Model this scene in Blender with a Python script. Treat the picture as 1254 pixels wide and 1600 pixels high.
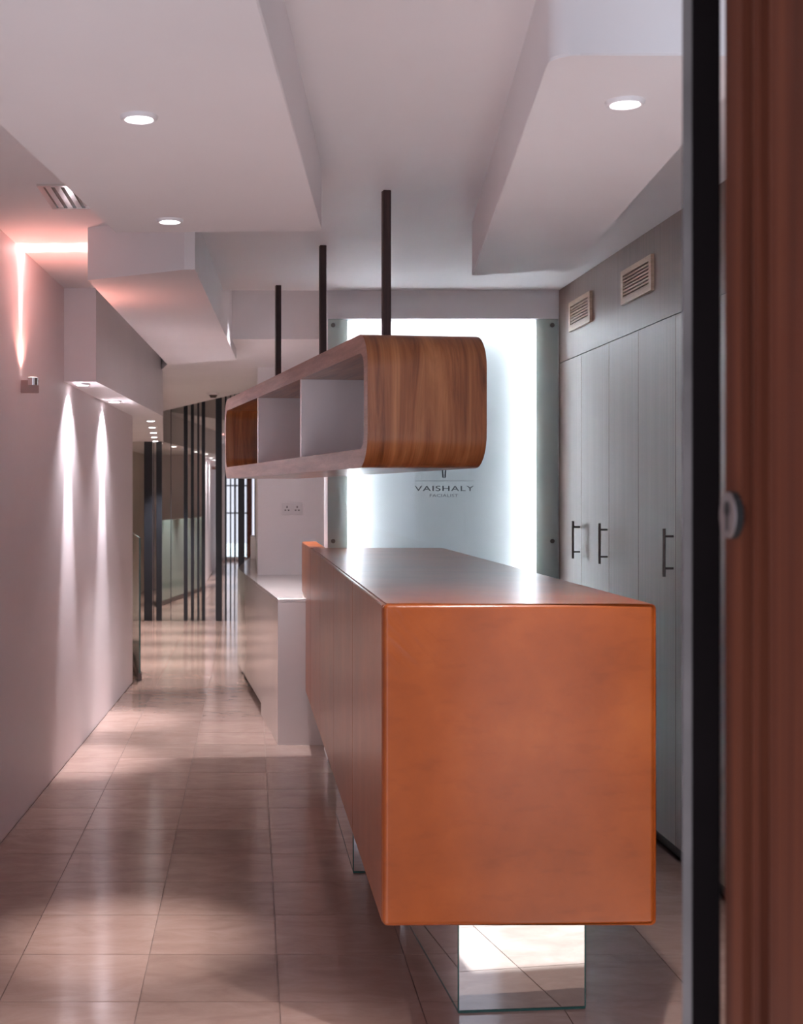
import bpy, bmesh, math, random
from mathutils import Vector, Matrix

random.seed(7)
for o in list(bpy.data.objects):
    bpy.data.objects.remove(o, do_unlink=True)
scene = bpy.context.scene
COL = scene.collection

# ------------------------------------------------------------------ camera
H = 1.45                                   # camera height
FPX = 2107.0                               # focal length in pixels of the 1254x1600 frame
PX, PY = 392.0, 772.0                      # pixel the optical axis meets (rising / cross front)
cam_d = bpy.data.cameras.new('camera')
cam = bpy.data.objects.new('camera', cam_d)
COL.objects.link(cam)
cam.location = (0, 0, H)
cam.rotation_euler = (math.pi / 2, 0, 0)
cam_d.sensor_fit = 'VERTICAL'
cam_d.sensor_width = 36.0
cam_d.sensor_height = 36.0
cam_d.lens = FPX / 1600.0 * 36.0
cam_d.shift_x = (627.0 - PX) / 1600.0
cam_d.shift_y = -(800.0 - PY) / 1600.0
cam_d.clip_start = 0.05
cam_d.dof.use_dof = True
cam_d.dof.focus_distance = 5.2
cam_d.dof.aperture_fstop = 6.3
scene.camera = cam

# ------------------------------------------------------------------ world, exposure
world = bpy.data.worlds.new('world')
scene.world = world
world.use_nodes = True
wbg = world.node_tree.nodes['Background']
wbg.inputs['Color'].default_value = (0.80, 0.80, 1.0, 1)
wbg.inputs['Strength'].default_value = 1.15

sun_d = bpy.data.lights.new('sun', 'SUN')          # low daylight sun through the shop windows beside the entrance
sun_d.energy = 16.0
sun_d.angle = math.radians(1.0)
sun_d.color = (0.72, 0.86, 1.0)
sun = bpy.data.objects.new('sun', sun_d)
COL.objects.link(sun)
sun.rotation_euler = Vector((-0.05, 0.676, -0.736)).to_track_quat('-Z', 'Y').to_euler()

scene.view_settings.view_transform = 'Standard'
scene.view_settings.look = 'None'
scene.view_settings.exposure = 0.75
scene.view_settings.gamma = 1.0
scene.view_settings.use_curve_mapping = False
try:
    scene.cycles.use_denoising = True
    scene.cycles.max_bounces = 8
    scene.cycles.diffuse_bounces = 5
    scene.cycles.glossy_bounces = 5
    scene.cycles.use_adaptive_sampling = True
    scene.cycles.adaptive_threshold = 0.03
    scene.cycles.transparent_max_bounces = 12
    scene.cycles.sample_clamp_indirect = 50.0
    scene.cycles.caustics_refractive = False
except Exception:
    pass

P_DOWN = 120.0
P_WASH = 120.0
P_UP = 36.0
TUBE = 33.0
SHEET = 0.16

# ------------------------------------------------------------------ materials
def nodes_of(name):
    m = bpy.data.materials.new(name)
    m.use_nodes = True
    nt = m.node_tree
    return m, nt, nt.nodes['Principled BSDF']

def N(nt, kind, **kw):
    n = nt.nodes.new(kind)
    for k, v in kw.items():
        setattr(n, k, v)
    return n

def ramp(nt, stops):
    r = nt.nodes.new('ShaderNodeValToRGB')
    e = r.color_ramp.elements
    while len(e) < len(stops):
        e.new(0.5)
    for i, (p, c) in enumerate(stops):
        e[i].position = p
        e[i].color = (*c, 1)
    return r

def mapped(nt, scale, coord='Object'):
    tc = N(nt, 'ShaderNodeTexCoord')
    mp = N(nt, 'ShaderNodeMapping')
    mp.inputs['Scale'].default_value = scale
    nt.links.new(tc.outputs[coord], mp.inputs['Vector'])
    return mp

def plain(name, col, rough=0.5, metal=0.0, spec=0.5, var=0.0, vscale=3.0, bump=0.0, bscale=80.0):
    m, nt, b = nodes_of(name)
    b.inputs['Roughness'].default_value = rough
    b.inputs['Metallic'].default_value = metal
    b.inputs['Specular IOR Level'].default_value = spec
    mp = mapped(nt, (1, 1, 1))
    nz = N(nt, 'ShaderNodeTexNoise')
    nz.inputs['Scale'].default_value = vscale
    nz.inputs['Detail'].default_value = 4
    nt.links.new(mp.outputs[0], nz.inputs['Vector'])
    lo = tuple(max(0, c * (1 - var)) for c in col)
    hi = tuple(min(1, c * (1 + var)) for c in col)
    r = ramp(nt, [(0.35, lo), (0.65, hi)])
    nt.links.new(nz.outputs['Fac'], r.inputs[0])
    nt.links.new(r.outputs[0], b.inputs['Base Color'])
    if bump:
        n2 = N(nt, 'ShaderNodeTexNoise')
        n2.inputs['Scale'].default_value = bscale
        n2.inputs['Detail'].default_value = 3
        nt.links.new(mp.outputs[0], n2.inputs['Vector'])
        bp = N(nt, 'ShaderNodeBump')
        bp.inputs['Strength'].default_value = bump
        bp.inputs['Distance'].default_value = 0.004
        nt.links.new(n2.outputs['Fac'], bp.inputs['Height'])
        nt.links.new(bp.outputs[0], b.inputs['Normal'])
    return m

def wood(name, dark, mid, light, scale, rough=0.35, spec=0.5, distort=2.0, coat=0.0, coat_rough=0.18):
    m, nt, b = nodes_of(name)
    b.inputs['Roughness'].default_value = rough
    b.inputs['Specular IOR Level'].default_value = spec
    b.inputs['Coat Weight'].default_value = coat
    b.inputs['Coat Roughness'].default_value = coat_rough
    mp = mapped(nt, scale)
    n1 = N(nt, 'ShaderNodeTexNoise')
    n1.inputs['Scale'].default_value = 1.0
    n1.inputs['Detail'].default_value = 6
    n1.inputs['Roughness'].default_value = 0.62
    n1.inputs['Distortion'].default_value = distort
    nt.links.new(mp.outputs[0], n1.inputs['Vector'])
    r = ramp(nt, [(0.28, dark), (0.5, mid), (0.74, light)])
    nt.links.new(n1.outputs['Fac'], r.inputs[0])
    mp2 = mapped(nt, tuple(s * 9 if s > 2 else s * 1.5 for s in scale))
    n2 = N(nt, 'ShaderNodeTexNoise')
    n2.inputs['Scale'].default_value = 1.0
    n2.inputs['Detail'].default_value = 2
    nt.links.new(mp2.outputs[0], n2.inputs['Vector'])
    r2 = ramp(nt, [(0.3, (0.72, 0.72, 0.72)), (0.62, (1, 1, 1))])
    nt.links.new(n2.outputs['Fac'], r2.inputs[0])
    mx = N(nt, 'ShaderNodeMix', data_type='RGBA', blend_type='MULTIPLY')
    mx.inputs[0].default_value = 0.7
    nt.links.new(r.outputs[0], mx.inputs[6])
    nt.links.new(r2.outputs[0], mx.inputs[7])
    nt.links.new(mx.outputs[2], b.inputs['Base Color'])
    bp = N(nt, 'ShaderNodeBump')
    bp.inputs['Strength'].default_value = 0.06
    bp.inputs['Distance'].default_value = 0.002
    nt.links.new(n2.outputs['Fac'], bp.inputs['Height'])
    nt.links.new(bp.outputs[0], b.inputs['Normal'])
    return m

def emitter(name, col, strength):
    m = bpy.data.materials.new(name)
    m.use_nodes = True
    nt = m.node_tree
    nt.nodes.remove(nt.nodes['Principled BSDF'])
    e = N(nt, 'ShaderNodeEmission')
    e.inputs['Color'].default_value = (*col, 1)
    e.inputs['Strength'].default_value = strength
    nt.links.new(e.outputs[0], nt.nodes['Material Output'].inputs[0])
    return m

def glass(name, tint, refl_rough=0.02, ior=1.5, frost=0.0, frost_col=(0.6, 0.7, 0.66)):
    """clear or lightly frosted sheet glass that lets the light through"""
    m = bpy.data.materials.new(name)
    m.use_nodes = True
    nt = m.node_tree
    nt.nodes.remove(nt.nodes['Principled BSDF'])
    t = N(nt, 'ShaderNodeBsdfTransparent')
    t.inputs['Color'].default_value = (*tint, 1)
    g = N(nt, 'ShaderNodeBsdfGlossy')
    g.inputs['Roughness'].default_value = refl_rough
    lw = N(nt, 'ShaderNodeLayerWeight')
    lw.inputs['Blend'].default_value = 0.5
    pw = N(nt, 'ShaderNodeMath', operation='POWER')
    pw.inputs[1].default_value = 5.0
    nt.links.new(lw.outputs['Facing'], pw.inputs[0])
    fr = N(nt, 'ShaderNodeMath', operation='MULTIPLY_ADD')
    fr.inputs[1].default_value = 0.96
    fr.inputs[2].default_value = 0.04
    nt.links.new(pw.outputs[0], fr.inputs[0])
    base = t.outputs[0]
    if frost:
        d = N(nt, 'ShaderNodeBsdfDiffuse')
        d.inputs['Color'].default_value = (*frost_col, 1)
        mx0 = N(nt, 'ShaderNodeMixShader')
        mx0.inputs[0].default_value = frost
        nt.links.new(base, mx0.inputs[1])
        nt.links.new(d.outputs[0], mx0.inputs[2])
        base = mx0.outputs[0]
    mx = N(nt, 'ShaderNodeMixShader')
    nt.links.new(fr.outputs[0], mx.inputs[0])
    nt.links.new(base, mx.inputs[1])
    nt.links.new(g.outputs[0], mx.inputs[2])
    nt.links.new(mx.outputs[0], nt.nodes['Material Output'].inputs[0])
    return m

def opal(name, col):
    m = bpy.data.materials.new(name)
    m.use_nodes = True
    nt = m.node_tree
    nt.nodes.remove(nt.nodes['Principled BSDF'])
    t = N(nt, 'ShaderNodeBsdfTranslucent')
    t.inputs['Color'].default_value = (*col, 1)
    d = N(nt, 'ShaderNodeBsdfDiffuse')
    d.inputs['Color'].default_value = (*col, 1)
    mx = N(nt, 'ShaderNodeMixShader')
    mx.inputs[0].default_value = 0.35
    nt.links.new(t.outputs[0], mx.inputs[1])
    nt.links.new(d.outputs[0], mx.inputs[2])
    nt.links.new(mx.outputs[0], nt.nodes['Material Output'].inputs[0])
    return m

def leather_mat(name):
    m, nt, b = nodes_of(name)
    b.inputs['Roughness'].default_value = 0.31
    b.inputs['Coat Weight'].default_value = 0.2
    b.inputs['Coat Roughness'].default_value = 0.2
    b.inputs['Specular IOR Level'].default_value = 0.36
    mp = mapped(nt, (1, 1, 1))
    n1 = N(nt, 'ShaderNodeTexNoise')
    n1.inputs['Scale'].default_value = 3.2
    n1.inputs['Detail'].default_value = 7
    n1.inputs['Roughness'].default_value = 0.62
    nt.links.new(mp.outputs[0], n1.inputs['Vector'])
    r = ramp(nt, [(0.25, (0.205, 0.042, 0.005)), (0.55, (0.285, 0.063, 0.009)), (0.8, (0.365, 0.093, 0.018))])
    nt.links.new(n1.outputs['Fac'], r.inputs[0])
    # scuffs
    mp3 = mapped(nt, (9, 9, 30))
    mp3.inputs['Rotation'].default_value = (0, 0.75, 0)
    n3 = N(nt, 'ShaderNodeTexNoise')
    n3.inputs['Scale'].default_value = 1.0
    n3.inputs['Detail'].default_value = 5
    nt.links.new(mp3.outputs[0], n3.inputs['Vector'])
    r3 = ramp(nt, [(0.0, (1, 1, 1)), (0.33, (0.86, 0.83, 0.80)), (0.45, (1, 1, 1))])
    nt.links.new(n3.outputs['Fac'], r3.inputs[0])
    mx = N(nt, 'ShaderNodeMix', data_type='RGBA', blend_type='MULTIPLY')
    mx.inputs[0].default_value = 0.6
    nt.links.new(r.outputs[0], mx.inputs[6])
    nt.links.new(r3.outputs[0], mx.inputs[7])
    nt.links.new(mx.outputs[2], b.inputs['Base Color'])
    n2 = N(nt, 'ShaderNodeTexNoise')
    n2.inputs['Scale'].default_value = 160
    n2.inputs['Detail'].default_value = 3
    nt.links.new(mp.outputs[0], n2.inputs['Vector'])
    n4 = N(nt, 'ShaderNodeTexNoise')
    n4.inputs['Scale'].default_value = 5
    n4.inputs['Detail'].default_value = 2
    nt.links.new(mp.outputs[0], n4.inputs['Vector'])
    b1 = N(nt, 'ShaderNodeBump')
    b1.inputs['Strength'].default_value = 0.05
    b1.inputs['Distance'].default_value = 0.0015
    nt.links.new(n2.outputs['Fac'], b1.inputs['Height'])
    b2 = N(nt, 'ShaderNodeBump')
    b2.inputs['Strength'].default_value = 0.15
    b2.inputs['Distance'].default_value = 0.012
    nt.links.new(n4.outputs['Fac'], b2.inputs['Height'])
    nt.links.new(b1.outputs[0], b2.inputs['Normal'])
    # gathered creases of the hide at the upper corner
    tc = N(nt, 'ShaderNodeTexCoord')
    ds = N(nt, 'ShaderNodeVectorMath', operation='DISTANCE')
    ds.inputs[1].default_value = (0.035, 0.0, 1.085)
    nt.links.new(tc.outputs['Object'], ds.inputs[0])
    mk = N(nt, 'ShaderNodeMapRange', interpolation_type='SMOOTHSTEP')
    mk.inputs['From Min'].default_value = 0.19
    mk.inputs['From Max'].default_value = 0.03
    nt.links.new(ds.outputs['Value'], mk.inputs['Value'])
    mpc = mapped(nt, (11, 1, 48))
    mpc.vector_type = 'TEXTURE'
    mpc.inputs['Scale'].default_value = (0.20, 1.0, 0.034)
    mpc.inputs['Rotation'].default_value = (0, 0.80, 0)
    nc = N(nt, 'ShaderNodeTexNoise')
    nc.inputs['Scale'].default_value = 1.0
    nc.inputs['Detail'].default_value = 2
    nc.inputs['Distortion'].default_value = 0.6
    nt.links.new(mpc.outputs[0], nc.inputs['Vector'])
    ml = N(nt, 'ShaderNodeMath', operation='MULTIPLY')
    nt.links.new(nc.outputs['Fac'], ml.inputs[0])
    nt.links.new(mk.outputs[0], ml.inputs[1])
    b3 = N(nt, 'ShaderNodeBump')
    b3.inputs['Strength'].default_value = 0.32
    b3.inputs['Distance'].default_value = 0.012
    nt.links.new(ml.outputs[0], b3.inputs['Height'])
    nt.links.new(b2.outputs[0], b3.inputs['Normal'])
    nt.links.new(b3.outputs[0], b.inputs['Normal'])
    return m

def marble(name):
    m, nt, b = nodes_of(name)
    b.inputs['Roughness'].default_value = 0.14
    b.inputs['Specular IOR Level'].default_value = 0.5
    tc = N(nt, 'ShaderNodeTexCoord')
    oi = N(nt, 'ShaderNodeObjectInfo')
    # each tile is cut from another place of the slab
    cb = N(nt, 'ShaderNodeCombineXYZ')
    mul = N(nt, 'ShaderNodeMath', operation='MULTIPLY')
    mul.inputs[1].default_value = 53.0
    nt.links.new(oi.outputs['Random'], mul.inputs[0])
    nt.links.new(mul.outputs[0], cb.inputs[0])
    nt.links.new(mul.outputs[0], cb.inputs[1])
    add = N(nt, 'ShaderNodeVectorMath', operation='ADD')
    nt.links.new(tc.outputs['Object'], add.inputs[0])
    nt.links.new(cb.outputs[0], add.inputs[1])
    mp = N(nt, 'ShaderNodeMapping')
    mp.inputs['Scale'].default_value = (4.0, 8.0, 4.0)
    nt.links.new(add.outputs[0], mp.inputs['Vector'])
    n1 = N(nt, 'ShaderNodeTexNoise')
    n1.inputs['Scale'].default_value = 1.3
    n1.inputs['Detail'].default_value = 9
    n1.inputs['Roughness'].default_value = 0.66
    n1.inputs['Distortion'].default_value = 0.7
    nt.links.new(mp.outputs[0], n1.inputs['Vector'])
    r = ramp(nt, [(0.22, (0.275, 0.172, 0.140)), (0.48, (0.330, 0.220, 0.182)), (0.78, (0.39, 0.275, 0.235))])
    nt.links.new(n1.outputs['Fac'], r.inputs[0])
    # slight shade difference from tile to tile
    mr = N(nt, 'ShaderNodeMapRange')
    mr.inputs['To Min'].default_value = 0.90
    mr.inputs['To Max'].default_value = 1.08
    nt.links.new(oi.outputs['Random'], mr.inputs['Value'])
    mx = N(nt, 'ShaderNodeVectorMath', operation='SCALE')
    nt.links.new(r.outputs[0], mx.inputs[0])
    nt.links.new(mr.outputs[0], mx.inputs['Scale'])
    nt.links.new(mx.outputs[0], b.inputs['Base Color'])
    return m

M = {}
M['paint'] = plain('matt_white_paint', (0.83, 0.805, 0.815), 0.6, var=0.02, vscale=1.5, bump=0.03, bscale=120)
M['wallpaint'] = plain('satin_wall_paint', (0.78, 0.70, 0.715), 0.5, var=0.02, vscale=1.2, bump=0.03, bscale=120)
M['beige'] = plain('beige_paint', (0.60, 0.50, 0.43), 0.6, var=0.03)
M['marble'] = marble('rose_marble_tile')
M['grout'] = plain('grout', (0.20, 0.13, 0.11), 0.8, var=0.1, vscale=30)
M['leather'] = leather_mat('tan_leather')
M['walnut'] = wood('walnut_veneer', (0.10, 0.028, 0.010), (0.33, 0.115, 0.040), (0.52, 0.22, 0.085), (16, 1.3, 1.3), 0.30, distort=1.2, coat=0.35)
M['walnut_edge'] = wood('walnut_edge', (0.22, 0.115, 0.085), (0.32, 0.17, 0.13), (0.42, 0.235, 0.185), (2, 3, 40), 0.42, distort=0.4)
M['rod'] = wood('dark_stained_wood', (0.025, 0.010, 0.010), (0.045, 0.018, 0.016), (0.08, 0.035, 0.03), (60, 60, 3), 0.4, distort=0.3)
M['cabinet'] = wood('cabinet_veneer', (0.170, 0.100, 0.078), (0.205, 0.122, 0.096), (0.240, 0.146, 0.116), (38, 38, 0.9), 0.44, distort=0.25, coat=0.35, coat_rough=0.36)
M['jamb'] = wood('red_brown_jamb_wood', (0.055, 0.014, 0.006), (0.100, 0.026, 0.012), (0.15, 0.042, 0.018), (30, 30, 0.7), 0.6, spec=0.12, distort=0.3)
M['vent'] = wood('pale_maple', (0.52, 0.36, 0.25), (0.60, 0.43, 0.31), (0.66, 0.48, 0.36), (3, 3, 60), 0.45, distort=0.2)
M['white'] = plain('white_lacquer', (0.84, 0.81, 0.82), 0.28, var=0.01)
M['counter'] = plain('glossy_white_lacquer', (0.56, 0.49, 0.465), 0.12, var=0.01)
M['mirror'] = plain('mirror', (0.66, 0.66, 0.63), 0.015, metal=1.0)
M['plinth_mirror'] = plain('plinth_mirror', (0.86, 0.90, 0.88), 0.02, metal=1.0)
M['black'] = plain('black_stripe', (0.018, 0.02, 0.026), 0.3, var=0.1)
M['dark_door'] = plain('black_brown_stile', (0.006, 0.004, 0.004), 0.85, spec=0.05, var=0.2)
M['steel'] = plain('brushed_bronze', (0.13, 0.105, 0.095), 0.4, metal=0.8, var=0.05, vscale=40)
M['dull_steel'] = plain('dull_steel', (0.20, 0.165, 0.155), 0.45, metal=0.6, var=0.05)
M['bracket'] = plain('pinkish_bracket', (0.42, 0.29, 0.27), 0.35)
M['chrome'] = plain('chrome', (0.8, 0.77, 0.75), 0.12, metal=1.0)
M['ring'] = plain('white_ring', (0.78, 0.75, 0.76), 0.4)
M['void'] = plain('dark_gap', (0.012, 0.010, 0.009), 0.7)
M['socket'] = plain('socket_plate', (0.72, 0.70, 0.71), 0.35)
M['lettering'] = plain('grey_lettering', (0.10, 0.11, 0.12), 0.5)
M['lettering_pale'] = plain('pale_grey_lettering', (0.20, 0.22, 0.24), 0.5)
M['glass_green'] = glass('green_sheet_glass', (0.94, 0.97, 0.96), frost=0.10, frost_col=(0.56, 0.76, 0.64))
M['glass_clear'] = glass('clear_sheet_glass', (0.97, 0.99, 0.98))
M['glass_frost'] = glass('frosted_glass', (0.62, 0.78, 0.72), 0.1, frost=0.62, frost_col=(0.50, 0.62, 0.57))
M['glass_edge'] = plain('glass_edge', (0.035, 0.11, 0.095), 0.15)
M['pale_edge'] = plain('glass_door_edge', (0.15, 0.13, 0.12), 0.6, spec=0.1, var=0.3, vscale=4)
M['lens'] = emitter('lamp_lens', (1.0, 0.96, 0.98), 9.0)
M['lens_small'] = emitter('small_lamp_lens', (1.0, 0.96, 0.98), 9.0)
M['lens_up'] = emitter('uplight_lens', (1.0, 0.80, 0.76), 6.0)
M['tube'] = emitter('fluorescent_tube', (1.0, 0.94, 1.0), TUBE)
M['tube_dim'] = emitter('dim_tube', (1.0, 0.94, 1.0), TUBE * 0.75)
M['sheet'] = emitter('led_sheet', (0.66, 0.80, 1.0), SHEET)
M['opal'] = opal('opal_acrylic', (0.90, 0.93, 0.95))
M['boxwhite'] = plain('white_box_lining', (0.88, 0.9, 0.92), 0.6)
M['pavement'] = plain('pavement', (0.20, 0.19, 0.19), 0.8, var=0.15, vscale=4)

# ------------------------------------------------------------------ mesh helpers
def new_mesh(name, bm, mat=None, smooth=False):
    bmesh.ops.recalc_face_normals(bm, faces=bm.faces[:])
    me = bpy.data.meshes.new(name)
    bm.to_mesh(me)
    bm.free()
    if mat is not None:
        me.materials.append(M[mat] if isinstance(mat, str) else mat)
    if smooth:
        for p in me.polygons:
            p.use_smooth = True
        try:
            me.set_sharp_from_angle(angle=math.radians(35))
        except Exception:
            pass
    return me

def obj(name, bm, mat, parent=None, smooth=False, loc=None, rz=0.0):
    me = new_mesh(name, bm, mat, smooth)
    o = bpy.data.objects.new(name, me)
    COL.objects.link(o)
    if smooth:
        wn = o.modifiers.new('weighted_normal', 'WEIGHTED_NORMAL')
        wn.keep_sharp = True
        wn.weight = 100
    if loc is not None:
        o.location = loc
    if rz:
        o.rotation_euler = (0, 0, rz)
    if parent is not None:
        o.parent = parent
        # geometry of parts is written in the parent's own frame
    return o

def tag(o, label, cat, group=None):
    o['label'] = label
    o['category'] = cat
    if group:
        o['group'] = group
    return o

def struct(o):
    o['kind'] = 'structure'
    return o

def empty(name, loc=(0, 0, 0), rz=0.0):
    o = bpy.data.objects.new(name, None)
    o.empty_display_size = 0.1
    COL.objects.link(o)
    o.location = loc
    o.rotation_euler = (0, 0, rz)
    return o

def add_box(bm, x0, x1, y0, y1, z0, z1, bevel=0.0, seg=2):
    vs = [bm.verts.new(p) for p in ((x0, y0, z0), (x1, y0, z0), (x1, y1, z0), (x0, y1, z0),
                                    (x0, y0, z1), (x1, y0, z1), (x1, y1, z1), (x0, y1, z1))]
    fs = [bm.faces.new([vs[i] for i in f]) for f in ((3, 2, 1, 0), (4, 5, 6, 7), (0, 1, 5, 4), (1, 2, 6, 5), (2, 3, 7, 6), (3, 0, 4, 7))]
    if bevel:
        es = list({e for f in fs for e in f.edges})
        bmesh.ops.bevel(bm, geom=es, offset=bevel, segments=seg, profile=0.5, affect='EDGES')
    return bm

def box(*a, **k):
    return add_box(bmesh.new(), *a, **k)

def add_prism(bm, pts, z0, z1, bevel=0.0, seg=2):
    lo = [bm.verts.new((x, y, z0)) for x, y in pts]
    hi = [bm.verts.new((x, y, z1)) for x, y in pts]
    n = len(pts)
    fs = [bm.faces.new(lo[::-1]), bm.faces.new(hi)]
    for i in range(n):
        j = (i + 1) % n
        fs.append(bm.faces.new([lo[i], lo[j], hi[j], hi[i]]))
    if bevel:
        es = list({e for f in fs for e in f.edges})
        bmesh.ops.bevel(bm, geom=es, offset=bevel, segments=seg, profile=0.5, affect='EDGES')
    return bm

def prism(*a, **k):
    return add_prism(bmesh.new(), *a, **k)

def round_corner(pts, idx, r, n=6):
    """replace the listed corners of a plan polygon by arcs"""
    out = []
    m = len(pts)
    for i, p in enumerate(pts):
        if i not in idx:
            out.append(p)
            continue
        p = Vector(p)
        a = Vector(pts[i - 1]) - p
        b = Vector(pts[(i + 1) % m]) - p
        a.normalize(); b.normalize()
        s = p + a * r
        e = p + b * r
        for k in range(n + 1):
            t = k / n
            q = s * (1 - t) ** 2 + p * 2 * t * (1 - t) + e * t ** 2
            out.append((q.x, q.y))
    return out

def add_cyl(bm, p0, p1, r, n=20, r2=None, caps=True):
    p0, p1 = Vector(p0), Vector(p1)
    r2 = r if r2 is None else r2
    ax = (p1 - p0).normalized()
    u = ax.orthogonal().normalized()
    v = ax.cross(u)
    a = [bm.verts.new(p0 + (u * math.cos(2 * math.pi * k / n) + v * math.sin(2 * math.pi * k / n)) * r) for k in range(n)]
    b = [bm.verts.new(p1 + (u * math.cos(2 * math.pi * k / n) + v * math.sin(2 * math.pi * k / n)) * r2) for k in range(n)]
    for k in range(n):
        j = (k + 1) % n
        bm.faces.new([a[k], a[j], b[j], b[k]])
    if caps:
        bm.faces.new(a[::-1])
        bm.faces.new(b)
    return bm

def cyl(*a, **k):
    return add_cyl(bmesh.new(), *a, **k)

def lathe(profile, n=32):
    """profile of (radius, z), closed on itself, about the z axis"""
    bm = bmesh.new()
    rings = [[bm.verts.new((r * math.cos(2 * math.pi * k / n), r * math.sin(2 * math.pi * k / n), z)) for k in range(n)] for r, z in profile]
    for i in range(len(rings)):
        a, b = rings[i], rings[(i + 1) % len(rings)]
        for k in range(n):
            j = (k + 1) % n
            bm.faces.new([a[k], a[j], b[j], b[k]])
    return bm

def spot(name, parent, loc, direction, power, angle, blend, col, radius=0.02):
    l = bpy.data.lights.new(name, 'SPOT')
    l.energy = power
    l.spot_size = math.radians(angle)
    l.spot_blend = blend
    l.color = col
    l.shadow_soft_size = radius
    o = bpy.data.objects.new(name, l)
    COL.objects.link(o)
    o.location = loc
    o.rotation_euler = Vector(direction).to_track_quat('-Z', 'Y').to_euler()
    if parent is not None:
        o.parent = parent
    return o

# ------------------------------------------------------------------ the room shell
ZC = 2.55           # main ceiling
ZS = 2.335          # underside of the dropped soffits
YB = 7.29           # plane of the lit glass wall
XC = 1.66           # face of the cabinet wall
YM = 15.43          # mirror wall
YF0, YF1 = 1.20, 1.50   # entrance wall

def xl(y):          # left wall line
    return -1.041 + 0.0269 * (y - 5.595)

floor = struct(obj('floor', box(-2.1, 2.4, YF0, 15.7, -0.12, -0.004), 'grout'))
TX, TY, TXO, TYO, GAP = 0.400, 0.396, 0.081, 5.436, 0.0015
tile_cache = {}
def tile_mesh(w, d):
    key = (round(w, 3), round(d, 3))
    if key not in tile_cache:
        bm = box(-w / 2, w / 2, -d / 2, d / 2, -0.004, 0.0)
        tile_cache[key] = new_mesh('tile', bm, 'marble')
    return tile_cache[key]
for j in range(-10, 27):
    y0, y1 = TYO + j * TY, TYO + (j + 1) * TY
    y0c, y1c = max(y0, YF0), min(y1, YM - 0.01)
    if y1c - y0c < 0.05:
        continue
    ym = (y0c + y1c) / 2
    xmin = max(xl(y0c), xl(y1c)) if ym < 10.39 else -1.75
    xmax = 1.70 if ym < YB - 0.1 else (0.55 if ym < 10.2 else 0.05)
    for i in range(-6, 6):
        x0, x1 = TXO + i * TX, TXO + (i + 1) * TX
        x0c, x1c = max(x0, xmin), min(x1, xmax)
        if x1c - x0c < 0.03:
            continue
        w, d = x1c - x0c - 2 * GAP, y1c - y0c - 2 * GAP
        o = bpy.data.objects.new('tile', tile_mesh(w, d))
        COL.objects.link(o)
        o.location = ((x0c + x1c) / 2, ym, 0)
        o.parent = floor

# walls
struct(obj('wall_left', prism([(xl(YF0), YF0), (xl(10.39), 10.39), (-2.05, 10.39), (-2.05, YF0)], 0, 2.95), 'wallpaint'))
struct(obj('wall_lobby', box(-2.05, -1.76, 10.39, 15.7, 0, 2.95), 'beige'))
struct(obj('wall_back', box(-1.76, 0.05, 15.47, 15.7, 0, 2.95), 'beige'))
struct(obj('wall_corridor', box(0.05, 2.4, 10.10, 15.7, 0, 2.95), 'paint'))
struct(obj('wall_right', box(2.27, 2.4, YF0, 10.10, 0, 2.95), 'paint'))
# the wall that holds the light box: two piers, a fascia above, a sill below and the back
wl = struct(obj('wall_lightbox', box(0.415, 2.27, 7.52, 7.66, 0, 2.95), 'paint'))
obj('pier', box(0.415, 0.522, 7.302, 7.52, 0, 2.395), 'paint', wl)
obj('pier', box(1.543, 1.70, 7.302, 7.52, 0, 2.395), 'paint', wl)
obj('fascia', box(0.41, 1.70, 7.285, 7.52, 2.397, 2.95), 'paint', wl)

# ceiling: slabs at three heights
ceiling = struct(obj('ceiling', box(-1.4, 2.3, YF0, YB, ZC, ZC + 0.4), 'paint'))
obj('ceiling_strip', box(-1.4, -0.32, YB, 10.4, ZC, ZC + 0.4), 'paint', ceiling)
obj('recess_slab', box(-0.32, 0.42, YB, 8.27, 2.86, 2.95), 'paint', ceiling)
obj('lowered_slab', prism([(-0.50, 9.2), (-0.32, 9.0), (-0.32, 8.27), (1.3, 8.27), (1.3, 10.10), (0.05, 10.10), (0.05, 12.21), (-1.0, 15.42), (-1.02, 15.42), (-0.69, 10.34)], 2.40, 2.95), 'paint', ceiling)
obj('roof_slab', box(-2.05, 2.4, YF0, 15.7, 2.95, 3.10), 'paint', ceiling)
obj('lobby_slab', box(-1.76, 0.05, 10.0, 15.47, 2.80, 2.95), 'paint', ceiling)

def edge_bevel_bottom(bm, off, z):
    es = [e for e in bm.edges if all(abs(v.co.z - z) < 1e-5 for v in e.verts)]
    bmesh.ops.bevel(bm, geom=es, offset=off, segments=2, affect='EDGES')
    return bm
# big soffit over the passage
d = 0.107
pa = [(-0.46 - d * (4.57 - YF1), YF1), (0.239 - d * (4.54 - YF1), YF1), (0.239, 4.54), (-0.46, 4.57)]
obj('soffit', edge_bevel_bottom(prism(round_corner(pa, {2}, 0.035), ZS, ZC + 0.02), 0.004, ZS), 'paint', ceiling, smooth=True)
# second soffit behind it
pb = [(-0.674, 5.57), (-0.262, 5.305), (-0.220, 5.305), (-0.096, 8.82), (-0.567, 9.26)]
obj('soffit', prism(pb, ZS - 0.002, 2.94), 'paint', ceiling)
# soffit on the right
pc = [(0.604, 2.72), (1.032, 2.72), (1.269, 5.315), (0.896, 5.47)]
obj('soffit', edge_bevel_bottom(prism(round_corner(pc, {0}, 0.06, 10), ZS, ZC + 0.02), 0.004, ZS), 'paint', ceiling, smooth=True)
# bulkhead along the left wall
pd = [(xl(7.2) - 0.02, 7.2), (-0.827, 7.2), (-0.679, 10.36), (-1.003, 15.42), (-1.76, 15.42), (-1.76, 10.37), (xl(10.37) - 0.02, 10.37)]
obj('bulkhead', prism(pd, 2.05, 2.94), 'paint', ceiling)

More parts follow.
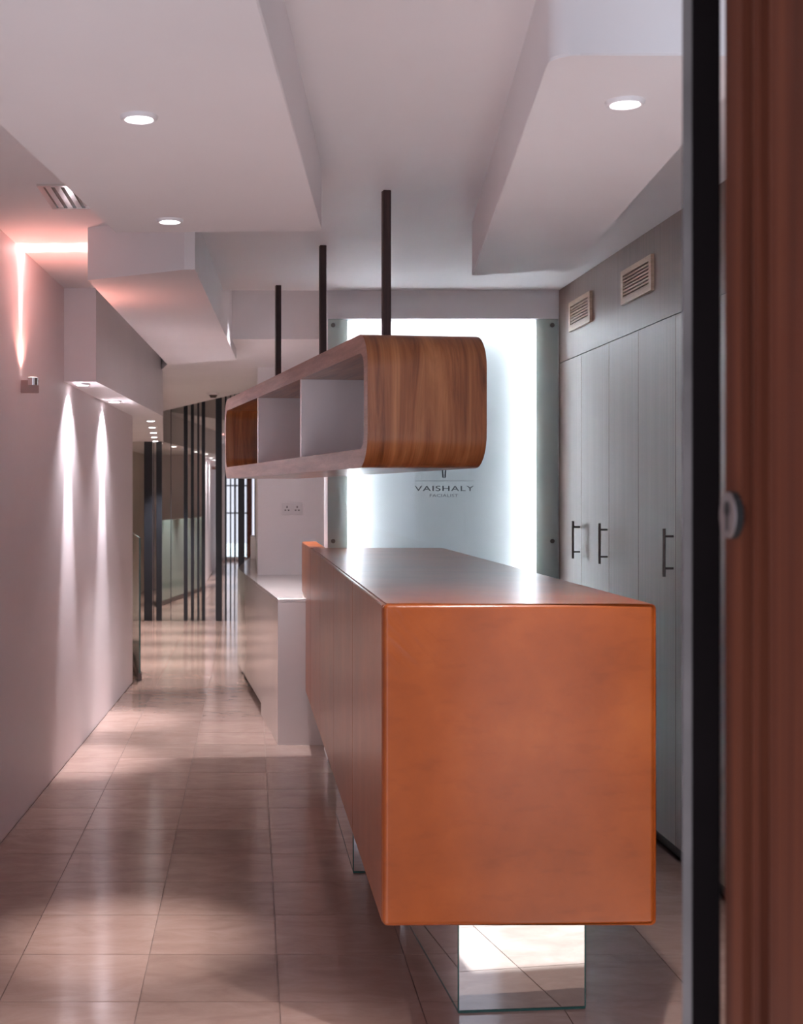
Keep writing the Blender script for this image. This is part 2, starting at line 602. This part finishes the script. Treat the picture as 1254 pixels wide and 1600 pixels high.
# entrance wall with shop window and doorway, behind / beside the camera
wf = struct(obj('wall_front', box(1.66, 2.4, YF0, YF1, 0, 2.95), 'paint'))
obj('wall_pier', box(0.60, 0.64, YF0, YF1, 0, 2.95), 'paint', wf)
obj('wall_pier', box(-2.05, -1.08, YF0, YF1, 0, 2.95), 'paint', wf)
obj('lintel', box(-1.08, 1.66, YF0, YF1, 2.46, 2.95), 'paint', wf)
win = struct(empty('window_1', (0, 1.36, 0)))
obj('window_frame', box(-1.08, -1.03, -0.03, 0.03, 0, 2.46), 'white', win)
obj('window_frame', box(-1.03, -0.56, -0.03, 0.03, 2.41, 2.46), 'white', win)
obj('window_frame', box(-1.03, -0.56, -0.03, 0.03, 0.0, 0.08), 'white', win)
for zz in (1.02, 1.62):
    obj('mullion', box(-1.03, -0.56, -0.02, 0.02, zz, zz + 0.03), 'black', win)
obj('mullion', box(-0.82, -0.79, -0.02, 0.02, 0.08, 2.41), 'black', win)
obj('pane', box(-1.03, -0.56, -0.004, 0.004, 0.08, 2.41), 'glass_clear', win)
win2 = struct(empty('window_2', (0, 1.36, 0)))
obj('window_frame', box(0.64, 0.69, -0.03, 0.03, 0, 2.46), 'white', win2)
obj('window_frame', box(1.61, 1.66, -0.03, 0.03, 0, 2.46), 'white', win2)
obj('window_frame', box(0.69, 1.61, -0.03, 0.03, 2.41, 2.46), 'white', win2)
obj('window_frame', box(0.69, 1.61, -0.03, 0.03, 0.0, 0.08), 'white', win2)
obj('pane', box(0.69, 1.61, -0.004, 0.004, 0.08, 2.41), 'glass_clear', win2)
sun_shade = struct(empty('added_sun_shade', (-0.82, YF0, 2.50)))  # unseen slab added outside to keep sun off the left floor and ceiling
obj('sun_shade_slab', box(-0.36, 0.33, -2.6, 0.0, 0.0, 0.06), 'paint', sun_shade)
struct(obj('pavement', box(-8, 8, -9, YF0, -0.15, -0.01), 'pavement'))

# wooden door frame: left jamb, head, moulded right jamb with the lock rose
df = struct(empty('door_1', (0, 0, 0)))
obj('jamb', box(-0.56, -0.44, 1.24, 1.48, 0, 2.46, bevel=0.006), 'jamb', df)
obj('head', box(-0.44, 0.53, 1.24, 1.48, 2.38, 2.46), 'jamb', df)
prof = [(0.526, 1.496), (0.526, 1.445), (0.546, 1.444), (0.546, 1.434), (0.531, 1.431), (0.529, 1.420), (0.531, 1.408), (0.549, 1.406),
        (0.549, 1.347), (0.514, 1.338), (0.512, 1.330), (0.512, 1.10), (0.60, 1.10), (0.60, 1.496)]
obj('jamb', prism(prof, 0, 2.46, bevel=0.0), 'jamb', df)
rose_e = obj('lock_rose', bmesh.new(), None, df)
bm = bmesh.new()
add_cyl(bm, (0.5262, 1.466, 1.427), (0.5185, 1.466, 1.427), 0.0255, 32, 0.0255)
rose_me = new_mesh('lock_rose', bm, 'void', True)
rose_e.data = rose_me
bm = bmesh.new()
add_cyl(bm, (0.5185, 1.466, 1.427), (0.5172, 1.466, 1.427), 0.0250, 32, 0.0240)
obj('rose_plate', bm, 'dull_steel', rose_e, smooth=True)
bm = bmesh.new()
add_cyl(bm, (0.5172, 1.466, 1.434), (0.5166, 1.466, 1.434), 0.0085, 20)
add_box(bm, 0.5166, 0.5172, 1.4625, 1.4695, 1.410, 1.434)
obj('keyhole', bm, 'void', rose_e)

# open door leaf, seen almost edge-on
ld = Vector((0.3127, 0.9498))
lf = empty('door_leaf', (0.505, 1.58, 0.0), -math.atan2(0.3127, 0.9498))
tag(lf, 'black framed glass door leaf standing open, seen edge-on beside the wooden jamb', 'door')
obj('glass_sheet', box(0.0, 0.011, 0.0, 0.85, 0.01, 2.37, bevel=0.001), 'pale_edge', lf)
obj('stile', box(0.011, 0.042, 0.0, 0.07, 0.01, 2.37, bevel=0.002), 'dark_door', lf)
obj('leaf_panel', box(0.013, 0.038, 0.07, 0.85, 0.01, 2.37), 'dark_door', lf)

# ------------------------------------------------------------------ end wall of mirror with black stripes
ma = -0.0165
mr = empty('mirror_wall', (-0.9, YM, 0), math.atan(ma))
tag(mr, 'mirrored end wall striped with black vertical bands at the passage end', 'mirror')
def mx(px):     # a column of the photograph on the mirror plane, in the mirror's own x
    return (px - PX) / FPX * YM + 0.9
panes = [-0.86, mx(240), mx(267), mx(303), mx(347), mx(372), 0.94]
for a, b in zip(panes[:-1], panes[1:]):
    obj('mirror_pane', box(a + 0.0015, b - 0.0015, 0.0, 0.012, 0.0, 2.79), 'mirror', mr)
for a, b in ((225, 238), (239.4, 240.6), (244, 253), (266.5, 267.5), (287, 293.2), (298, 303), (308, 311.5), (315, 320.5), (336.8, 346.5),
             (351, 354), (359, 361.2), (365.5, 367), (372, 382)):
    obj('stripe', box(mx(a), mx(b), -0.006, -0.0005, 0.0, 2.79), 'black', mr)

# frosted balustrade pane at the end of the left wall
gp0, gp1 = Vector((-0.862, 10.46)), Vector((-1.25, 13.5))
gd = gp1 - gp0
gb = empty('glass_screen', (gp0.x, gp0.y, 0), math.atan2(gd.y, gd.x))
tag(gb, 'low frosted green glass screen behind the end of the left wall', 'glass screen')
obj('pane', box(0.012, gd.length, -0.006, 0.006, 0.06, 1.11), 'glass_frost', gb)
obj('front_edge', box(0.0, 0.012, -0.006, 0.006, 0.06, 1.11), 'glass_edge', gb)
obj('floor_channel', box(0.0, gd.length, -0.015, 0.015, 0.0, 0.06), 'steel', gb)

# ------------------------------------------------------------------ lit glass wall with the sign
lb = empty('light_wall', (0, YB, 0))
tag(lb, 'tall backlit white glass wall panel with grey lettering behind the leather desk', 'light panel')
obj('glass_pane', box(0.415, 1.657, -0.006, 0.004, 0.012, 2.395), 'glass_green', lb)
obj('diffuser', box(0.524, 1.541, 0.030, 0.034, 0.012, 2.393), 'opal', lb)
lining = bmesh.new()
add_box(lining, 0.5222, 0.5235, 0.035, 0.222, 0.012, 2.393)
add_box(lining, 1.5415, 1.5428, 0.035, 0.222, 0.012, 2.393)
add_box(lining, 0.5235, 1.5415, 0.035, 0.222, 2.391, 2.395)
add_box(lining, 0.5235, 1.5415, 0.035, 0.222, 0.004, 0.011)
obj('box_lining', lining, 'boxwhite', lb)
obj('led_sheet', box(0.5235, 1.5415, 0.222, 0.228, 0.012, 2.391), 'sheet', lb)
for xx in (0.552, 1.513):
    obj('tube', cyl((xx, 0.065, 0.05), (xx, 0.065, 2.35), 0.013, 12), 'tube', lb, smooth=True)
obj('tube', cyl((0.60, 0.065, 2.352), (1.465, 0.065, 2.352), 0.013, 12), 'tube_dim', lb, smooth=True)
for xx, zz in ((0.443, 2.362), (1.626, 2.362), (0.443, 1.196), (1.626, 1.196)):
    obj('fixing', cyl((xx, -0.012, zz), (xx, -0.006, zz), 0.012, 20), 'steel', lb, smooth=True)
def text(body, cx, z_base, height, width, mat, name, space=1.0):
    cu = bpy.data.curves.new(name, 'FONT')
    cu.body = body
    cu.size = 1.0
    cu.extrude = 0.0
    cu.space_character = space
    tmp = bpy.data.objects.new(name, cu)
    COL.objects.link(tmp)
    dg = bpy.context.evaluated_depsgraph_get()
    me = bpy.data.meshes.new_from_object(tmp.evaluated_get(dg))
    bpy.data.objects.remove(tmp, do_unlink=True)
    xs = [v.co.x for v in me.vertices]
    ys = [v.co.y for v in me.vertices]
    sx = width / (max(xs) - min(xs))
    sy = height / (max(ys) - min(ys))
    mxx = (max(xs) + min(xs)) / 2
    my = min(ys)
    for v in me.vertices:
        v.co = ((v.co.x - mxx) * sx + cx, -0.0075, (v.co.y - my) * sy + z_base)
    b = bmesh.new()
    b.from_mesh(me)
    bmesh.ops.remove_doubles(b, verts=b.verts[:], dist=1e-6)
    r = bmesh.ops.extrude_face_region(b, geom=b.faces[:])
    for v in [g for g in r['geom'] if isinstance(g, bmesh.types.BMVert)]:
        v.co.y += 0.0013
    bpy.data.meshes.remove(me)
    o = obj(name, b, mat, lb)
    return o
def sx_(px): return (px - PX) / FPX * YB
def sz_(py): return H + (PY - py) / FPX * YB
t1 = text('VAISHALY', sx_(693.5), sz_(767.3), 8.2 / FPX * YB, 92 / FPX * YB, 'lettering', 'lettering', 1.12)
t1['label'] = 'wide grey capitals reading VAISHALY'
t2 = text('FACIALIST', sx_(693), sz_(776.5), 4.6 / FPX * YB, 44 / FPX * YB, 'lettering_pale', 'lettering', 1.05)
t2['label'] = 'small pale grey capitals reading FACIALIST'
obj('rule_line', box(sx_(647.5), sx_(739), -0.0075, -0.0062, sz_(751.6), sz_(751.1)), 'lettering_pale', lb)
bm = bmesh.new()       # the foot of the leaf-like emblem above the lettering: two strokes meeting
for s in (-1, 1):
    cx = sx_(693.2)
    pts = [(cx + s * 0.0015, sz_(747)), (cx + s * 0.009, sz_(746)), (cx + s * 0.0125, sz_(733)), (cx + s * 0.020, sz_(716)), (cx + s * 0.010, sz_(722)), (cx + s * 0.0035, sz_(738))]
    a = [bm.verts.new((x, -0.0075, z)) for x, z in pts]
    b_ = [bm.verts.new((x, -0.0062, z)) for x, z in pts]
    bm.faces.new(a); bm.faces.new(b_[::-1])
    for k in range(len(pts)):
        j = (k + 1) % len(pts)
        bm.faces.new([a[k], b_[k], b_[j], a[j]])
obj('emblem', bm, 'lettering', lb)

# ------------------------------------------------------------------ leather desk
DZ0, DZ1 = 0.31, 1.16
DS = -0.0075
desk = empty('reception_desk', (0.347, 3.55, 0))
tag(desk, 'long tan leather clad reception desk raised on mirrored plinths', 'desk')
W_D = 0.723
L_D = 7.27 - 3.55
def dq(x0, x1, y0, y1):      # plan quad in the desk's frame, following its slight skew
    return [(x0 + DS * y0, y0 + 0.02 * x0 / W_D), (x1 + DS * y0, y0 + 0.02 * x1 / W_D),
            (x1 + DS * y1, y1), (x0 + DS * y1, y1)]
obj('core', prism(dq(0.018, W_D - 0.018, 0.02, L_D - 0.005), DZ0 + 0.012, DZ1 - 0.012), 'void', desk)
# leather panels
def pad(bm_, mat='leather', name='leather_panel'):
    return obj(name, bm_, mat, desk, smooth=True)
front = prism(dq(0.0, W_D, 0.0, 0.030), DZ0, DZ1)
bmesh.ops.bevel(front, geom=front.edges[:], offset=0.014, segments=5, profile=0.5, affect='EDGES')
pad(front)
side_seams = [0.030, 0.98, 1.91, 2.84, L_D]
for a, b in zip(side_seams[:-1], side_seams[1:]):
    for x0, x1 in ((0.001, 0.022), (W_D - 0.022, W_D - 0.001)):
        q = prism([(x0 + DS * a, a + 0.0008), (x1 + DS * a, a + 0.0008), (x1 + DS * b, b - 0.0008), (x0 + DS * b, b - 0.0008)], DZ0 + 0.001, DZ1 - 0.004)
        bmesh.ops.bevel(q, geom=q.edges[:], offset=0.0022, segments=2, affect='EDGES')
        pad(q)
top_seams = [0.026, 1.50, 3.32, L_D]
for a, b in zip(top_seams[:-1], top_seams[1:]):
    q = prism([(0.002 + DS * a, a + 0.0008), (W_D - 0.002 + DS * a, a + 0.0008), (W_D - 0.002 + DS * b, b - 0.0008), (0.002 + DS * b, b - 0.0008)], DZ1 - 0.022, DZ1)
    es = [e for e in q.edges if abs(e.verts[0].co.x - e.verts[1].co.x) < 0.1 and abs(e.verts[0].co.z - e.verts[1].co.z) < 1e-4]
    bmesh.ops.bevel(q, geom=es, offset=0.010, segments=4, affect='EDGES')
    pad(q)
pad(prism(dq(0.02, W_D - 0.02, 0.02, L_D - 0.01), DZ0 + 0.001, DZ0 + 0.010), name='underside')
# welts along the front corner edges
for xx in (0.004, W_D - 0.004):
    obj('welt', cyl((xx, 0.0305, DZ0 + 0.012), (xx, 0.0305, DZ1 - 0.012), 0.0045, 10), 'leather', desk, smooth=True)
# narrow return that passes the glass wall and laps over the white counter
x0, x1 = DS * L_D, 0.405 - 0.347
q = prism([(x0, L_D), (x1, L_D), (x1, 7.785 - 3.55), (x0 - 0.004, 7.785 - 3.55)], DZ0, DZ1, bevel=0.006)
pad(q)
q = prism([(x0 - 0.004, 7.785 - 3.55), (x1, 7.785 - 3.55), (x1, 8.26 - 3.55), (x0 - 0.008, 8.26 - 3.55)], 0.850, DZ1, bevel=0.010, seg=3)
pad(q)
# mirrored plinths
def plinth(pts, z1):
    p = obj('plinth', prism(pts, 0.006, z1, bevel=0.0015, seg=1), 'plinth_mirror', desk)
    n = len(pts)
    bmx = bmesh.new()
    cx = sum(p_[0] for p_ in pts) / n; cy = sum(p_[1] for p_ in pts) / n
    add_prism(bmx, [(x + (0.001 if x > cx else -0.001), y + (0.001 if y > cy else -0.001)) for x, y in pts], 0.0, 0.0058)
    obj('base_edge', bmx, 'glass_edge', p)
    for x, y in pts[:2]:
        obj('corner_edge', cyl((x, y, 0.006), (x, y, z1), 0.0022, 8), 'glass_edge', p)
    return p
plinth([(0.579 - 0.347, 3.767 - 3.55), (0.941 - 0.347, 3.80 - 3.55), (0.95 - 0.347, 4.70 - 3.55), (0.520 - 0.347, 4.70 - 3.55)], DZ0)
plinth([(0.391 - 0.347, 5.16 - 3.55), (0.93 - 0.347, 5.18 - 3.55), (0.93 - 0.347, 6.1 - 3.55), (0.385 - 0.347, 6.1 - 3.55)], DZ0)

# ------------------------------------------------------------------ white counter behind the desk
ctr = empty('white_counter', (0.155, 7.79, 0))
tag(ctr, 'low glossy white counter block behind the desk beside the passage', 'counter')
ZK = 0.846
def cl(*pts): return [(x - 0.155, y - 7.79) for x, y in pts]
fx = lambda y: 0.155 + (y - 7.79) * (-0.265 / 3.21)
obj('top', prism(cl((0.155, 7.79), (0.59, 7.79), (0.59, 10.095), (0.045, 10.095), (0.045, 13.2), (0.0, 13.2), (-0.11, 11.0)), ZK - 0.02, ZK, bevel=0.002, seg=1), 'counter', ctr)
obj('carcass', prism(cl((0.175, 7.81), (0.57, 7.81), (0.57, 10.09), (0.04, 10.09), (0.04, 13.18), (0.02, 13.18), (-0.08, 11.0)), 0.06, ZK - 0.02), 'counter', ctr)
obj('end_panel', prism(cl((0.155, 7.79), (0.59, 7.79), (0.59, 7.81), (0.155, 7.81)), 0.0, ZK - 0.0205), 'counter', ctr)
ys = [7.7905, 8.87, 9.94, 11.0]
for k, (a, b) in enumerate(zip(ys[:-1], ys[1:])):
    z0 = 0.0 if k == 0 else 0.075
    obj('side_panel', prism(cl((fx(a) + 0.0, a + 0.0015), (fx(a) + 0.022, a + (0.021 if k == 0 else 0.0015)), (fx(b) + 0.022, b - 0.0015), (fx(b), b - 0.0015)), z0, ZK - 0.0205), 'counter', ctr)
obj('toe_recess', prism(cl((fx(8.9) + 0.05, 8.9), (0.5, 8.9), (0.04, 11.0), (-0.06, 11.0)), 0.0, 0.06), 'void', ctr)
wb = obj('white_box', box(-0.004, 0.04, 12.55, 12.9, ZK, ZK + 0.21, bevel=0.004), 'white')
tag(wb, 'small white box on the far end of the white counter', 'box')

# socket plate on the white wall above the counter
sk = empty('socket_plate', (0.307, 10.10, 1.34))
tag(sk, 'white double socket plate on the white wall above the counter', 'socket')
obj('plate', box(-0.077, 0.077, -0.010, 0.0, -0.046, 0.046, bevel=0.003), 'socket', sk)
for xx in (-0.038, 0.038):
    f = obj('socket_face', box(xx - 0.030, xx + 0.030, -0.013, -0.0101, -0.032, 0.032, bevel=0.001, seg=1), 'socket', sk)
    bmx = bmesh.new()
    add_box(bmx, xx - 0.004, xx + 0.004, -0.0145, -0.0131, 0.006, 0.020)
    add_box(bmx, xx - 0.018, xx - 0.006, -0.0145, -0.0131, -0.014, -0.007)
    add_box(bmx, xx + 0.006, xx + 0.018, -0.0145, -0.0131, -0.014, -0.007)
    obj('pin_hole', bmx, 'void', f)

# ------------------------------------------------------------------ hanging walnut shelf
SH_A = math.atan(0.161)
sh = empty('hanging_shelf', (0.353, 4.40, 1.535), SH_A)
tag(sh, 'walnut loop shelf with rounded ends hung from the ceiling on three dark rods', 'shelf')
SW, SL, SHH, SR, ST = 0.395, 3.03, 0.435, 0.112, 0.062
def rrect(y0, y1, z0, z1, r, n=10):
    pts = []
    for cy, cz, a0 in ((y1 - r, z1 - r, 0), (y0 + r, z1 - r, 90), (y0 + r, z0 + r, 180), (y1 - r, z0 + r, 270)):
        for k in range(n + 1):
            a = math.radians(a0 + 90 * k / n)
            pts.append((cy + r * math.cos(a), cz + r * math.sin(a)))
    return pts
outer = rrect(-SR, SL + SR, 0, SHH, SR)
inner = rrect(-SR + 0.05, SL + SR - 0.05, ST, SHH - ST, 0.055)
bm = bmesh.new()
vo = [[bm.verts.new((x, y, z)) for y, z in outer] for x in (0, SW)]
vi = [[bm.verts.new((x, y, z)) for y, z in inner] for x in (0, SW)]
n = len(outer)
edge_faces = []
for k in range(n):
    j = (k + 1) % n
    bm.faces.new([vo[0][k], vo[1][k], vo[1][j], vo[0][j]])
    bm.faces.new([vi[0][k], vi[0][j], vi[1][j], vi[1][k]])
    for s in (0, 1):
        f = bm.faces.new([vo[s][k], vo[s][j], vi[s][j], vi[s][k]])
        f.material_index = 1
loop = obj('loop', bm, 'walnut', sh, smooth=True)
loop.data.materials.append(M['walnut_edge'])
for yy in (0.985, 2.03):
    obj('divider', box(0.004, SW - 0.004, yy, yy + 0.024, ST + 0.0005, SHH - ST - 0.0005), 'white', sh)
ca, sa = math.cos(SH_A), math.sin(SH_A)
for X, Y in ((0.490, 4.89), (0.317, 5.97), (0.143, 7.11)):
    dx, dy = X - 0.353, Y - 4.40
    lx, ly = dx * ca + dy * sa, -dx * sa + dy * ca
    rd = obj('rod', box(lx - 0.0145, lx + 0.0145, ly - 0.0145, ly + 0.0145, SHH, ZC - 1.535, bevel=0.002, seg=1), 'rod', sh)

# ------------------------------------------------------------------ cabinet wall
seams = [7.275, 6.78, 6.257, 5.781, 5.275, 4.78, 4.28, 3.78, 3.28, 2.78]
ZD = 2.155
names = ['tall wooden cabinet in the corner next to the lit glass wall',
         'tall wooden cabinet second from the lit glass wall, with bar handle',
         'tall wooden cabinet third from the lit glass wall, without visible handle',
         'tall wooden cabinet beside the open door leaf, bar handle at its near edge',
         'tall wooden cabinet mostly behind the open door leaf',
         'tall wooden cabinet seen in the gap between door leaf and jamb',
         'tall wooden cabinet hidden behind the wooden jamb',
         'tall wooden cabinet near the entrance, second from the front wall',
         'tall wooden cabinet nearest the entrance']
handles = {0, 1, 3, 5, 7}
for k in range(6):
    a, b = seams[k + 1], seams[k]
    c = empty('tall_cabinet', (XC, (a + b) / 2, 0))
    tag(c, names[k], 'cabinet', 'tall cabinets along the right wall')
    hw = (b - a) / 2
    obj('body', box(0.024, 0.60, -hw + 0.0005, hw - 0.0005, 0.07, ZD), 'cabinet', c)
    obj('toe_kick', box(0.045, 0.60, -hw + 0.0005, hw - 0.0005, 0.0, 0.07), 'rod', c)
    dr = obj('door', box(0.0, 0.022, -hw + 0.0016, hw - 0.0016, 0.072, ZD - 0.003, bevel=0.0012, seg=1), 'cabinet', c)
    if k in handles:
        hy = -hw + 0.030
        bmx = bmesh.new()
        add_cyl(bmx, (-0.036, hy, 1.125), (-0.036, hy, 1.314), 0.0062, 12)
        for zz in (1.158, 1.284):
            add_cyl(bmx, (-0.036, hy, zz), (0.0, hy, zz), 0.0045, 10)
        obj('handle', bmx, 'steel', dr, smooth=True)
cf = empty('cabinet_fascia', (XC, seams[0], ZD))
tag(cf, 'wooden panel running above the tall cabinets up to the ceiling', 'panel')
obj('panel', box(0.0, 0.60, seams[6] - seams[0], 0.0, 0.0, ZC - ZD - 0.001), 'cabinet', cf)
for (ya, yb), lab in (((6.56, 6.995), 'pale wooden slatted vent grille above the cabinets, nearer the lit glass wall'),
                      ((5.555, 6.01), 'pale wooden slatted vent grille above the cabinets, nearer the open door leaf')):
    v = empty('vent_grille', (XC, (ya + yb) / 2, 2.365))
    tag(v, lab, 'vent', 'vent grilles above the cabinets')
    hw, hh = (yb - ya) / 2, 0.075
    T = 0.014
    obj('frame', box(-T, 0, -hw, -hw + 0.034, -hh, hh), 'vent', v)
    obj('frame', box(-T, 0, hw - 0.034, hw, -hh, hh), 'vent', v)
    obj('frame', box(-T, 0, -hw + 0.034, hw - 0.034, hh - 0.024, hh), 'vent', v)
    obj('frame', box(-T, 0, -hw + 0.034, hw - 0.034, -hh, -hh + 0.032), 'vent', v)
    obj('backing', box(-0.003, 0.0, -hw + 0.034, hw - 0.034, -hh + 0.032, hh - 0.024), 'void', v)
    z0, z1 = -hh + 0.032, hh - 0.024
    ns = 6
    pitch = (z1 - z0) / (ns + 0.5)
    for s in range(ns):
        zc = z0 + pitch * (s + 0.75)
        obj('slat', box(-T + 0.002, -0.004, -hw + 0.034, hw - 0.034, zc - pitch * 0.27, zc + pitch * 0.27), 'vent', v)

# ------------------------------------------------------------------ lamps
ring_prof = [(0.030, 0.001), (0.031, -0.004), (0.034, -0.009), (0.039, -0.010), (0.0435, -0.005), (0.0445, 0.001)]
def downlight(x, y, z, label, group, scale=1.0, power=P_DOWN, angle=50, blend=0.9, direction=(0, 0, -1), col=(1.0, 0.93, 0.92), lens='lens', extra=None):
    d_ = empty('downlight', (x, y, z))
    tag(d_, label, 'ceiling light', group)
    r = lathe([(a * scale, b) for a, b in ring_prof])
    obj('ring', r, 'ring', d_, smooth=True)
    obj('lens', cyl((0, 0, -0.011 if lens == 'lens_small' else -0.003), (0, 0, 0.0), 0.0305 * scale, 28, caps=True), lens, d_)
    spot('beam', d_, (0, 0, -0.02), direction, power, angle, blend, col, 0.025 * scale)
    if extra:
        spot('beam', d_, (0, 0, -0.02), extra[0], extra[1], extra[2], extra[3], col, 0.015)
    return d_
g = 'round downlights set in the soffits'
downlight(-0.262, 3.16, ZS, 'round white downlight in the big soffit, the nearer of its two', g, power=P_DOWN * 0.7)
downlight(-0.262, 4.35, ZS, 'round white downlight near the far edge of the big soffit', g, direction=(-0.06, 0.02, -1), angle=27, blend=1.0, power=P_DOWN * 1.3)
downlight(0.843, 3.04, ZS, 'round white downlight in the soffit above the leather desk', g, power=P_DOWN * 0.6, angle=115, blend=1.0)
g = 'downlights under the left bulkhead'
zz = 2.05
downlight(-0.915, 7.33, zz, 'small downlight under the left bulkhead, nearest of the row, washing the wall', g, 0.95, P_WASH * 1.6, 34, 0.9, (-0.03, 0, -1), (0.96, 0.93, 1.0), 'lens_small', ((-0.12, 0, -1), P_WASH * 0.35, 110, 1.0))
downlight(-0.875, 8.68, zz, 'small downlight under the left bulkhead, second of the row, washing the wall', g, 0.95, P_WASH * 1.6, 34, 0.9, (-0.03, 0, -1), (0.96, 0.93, 1.0), 'lens_small', ((-0.12, 0, -1), P_WASH * 0.35, 110, 1.0))
rows = ['first small downlight past the end of the left wall', 'second small downlight past the end of the left wall',
        'third small downlight past the end of the left wall', 'fourth small downlight past the end of the left wall',
        'last small downlight of the row, just before the mirrored wall']
for lab, (x, y) in zip(rows, ((-0.811, 10.92), (-0.877, 11.97), (-0.942, 13.03), (-1.008, 14.05), (-1.073, 15.12))):
    downlight(x, y, zz, lab, g, 0.95, P_WASH * 1.3, 60, 0.7, (0.05, 0, -1), (1.0, 0.95, 0.96), 'lens_small')

downlight(0.16, 7.62, 2.86, 'added unseen downlight up in the ceiling recess above the white counter', 'round downlights set in the soffits', 1.0, 270, 72, 1.0, (0.03, 0.34, -1), (0.93, 0.94, 1.0))  # unseen lamp added to brighten the counter and the wall above it

# uplight on the left wall
ux, uy, uz = xl(6.04), 6.04, 1.93
ul = empty('wall_uplight', (ux, uy, uz), math.atan(-0.0269))
tag(ul, 'small chrome wall lamp throwing a pink beam up the left wall', 'wall lamp')
obj('bracket_plate', box(0.0, 0.080, -0.004, 0.004, -0.028, 0.030, bevel=0.001, seg=1), 'bracket', ul)
obj('lamp_head', cyl((0.055, -0.012, 0.006), (0.055, -0.012, 0.040), 0.024, 24), 'chrome', ul, smooth=True)
obj('lens', cyl((0.055, -0.012, 0.0401), (0.055, -0.012, 0.0415), 0.019, 24), 'lens_up', ul)
for tilt, pw in ((0.0, 1.6), (0.22, 0.9), (0.50, 0.8)):      # the slot of the lamp fans the light out from the wall
    spot('beam', ul, (0.028, -0.012, 0.055), (tilt, 0, 1), P_UP * pw, 26, 1.0, (1.0, 0.72, 0.70), 0.006)
spot('beam', ul, (0.045, -0.012, 0.055), (0.25, 0, 1), P_UP * 0.32, 130, 1.0, (1.0, 0.36, 0.28), 0.015)

# square chrome ceiling vent beside the big soffit
cv = empty('ceiling_vent', (-0.62, 4.975, ZC))
tag(cv, 'square chrome grille in the ceiling beside the big soffit', 'vent')
for a in ((-0.14, 0.14, -0.195, -0.175), (-0.14, 0.14, 0.175, 0.195), (-0.14, -0.12, -0.175, 0.175), (0.12, 0.14, -0.175, 0.175)):
    obj('frame', box(*a, -0.008, 0.0), 'chrome', cv)
obj('backing', box(-0.12, 0.12, -0.175, 0.175, -0.002, 0.0), 'steel', cv)
for k in range(7):
    xx = -0.103 + k * 0.034
    obj('slat', box(xx - 0.010, xx + 0.010, -0.174, 0.174, -0.007, -0.003), 'chrome', cv)

# smoke detector on the lowered ceiling
sd = empty('smoke_detector', (-0.355, 12.67, 2.40))
tag(sd, 'small round detector under the lowered ceiling before the mirrored wall', 'detector')
obj('base', cyl((0, 0, 0.0), (0, 0, -0.02), 0.058, 28, 0.054), 'ring', sd, smooth=True)
obj('dome', cyl((0, 0, -0.02), (0, 0, -0.045), 0.040, 28, 0.026), 'steel', sd, smooth=True)
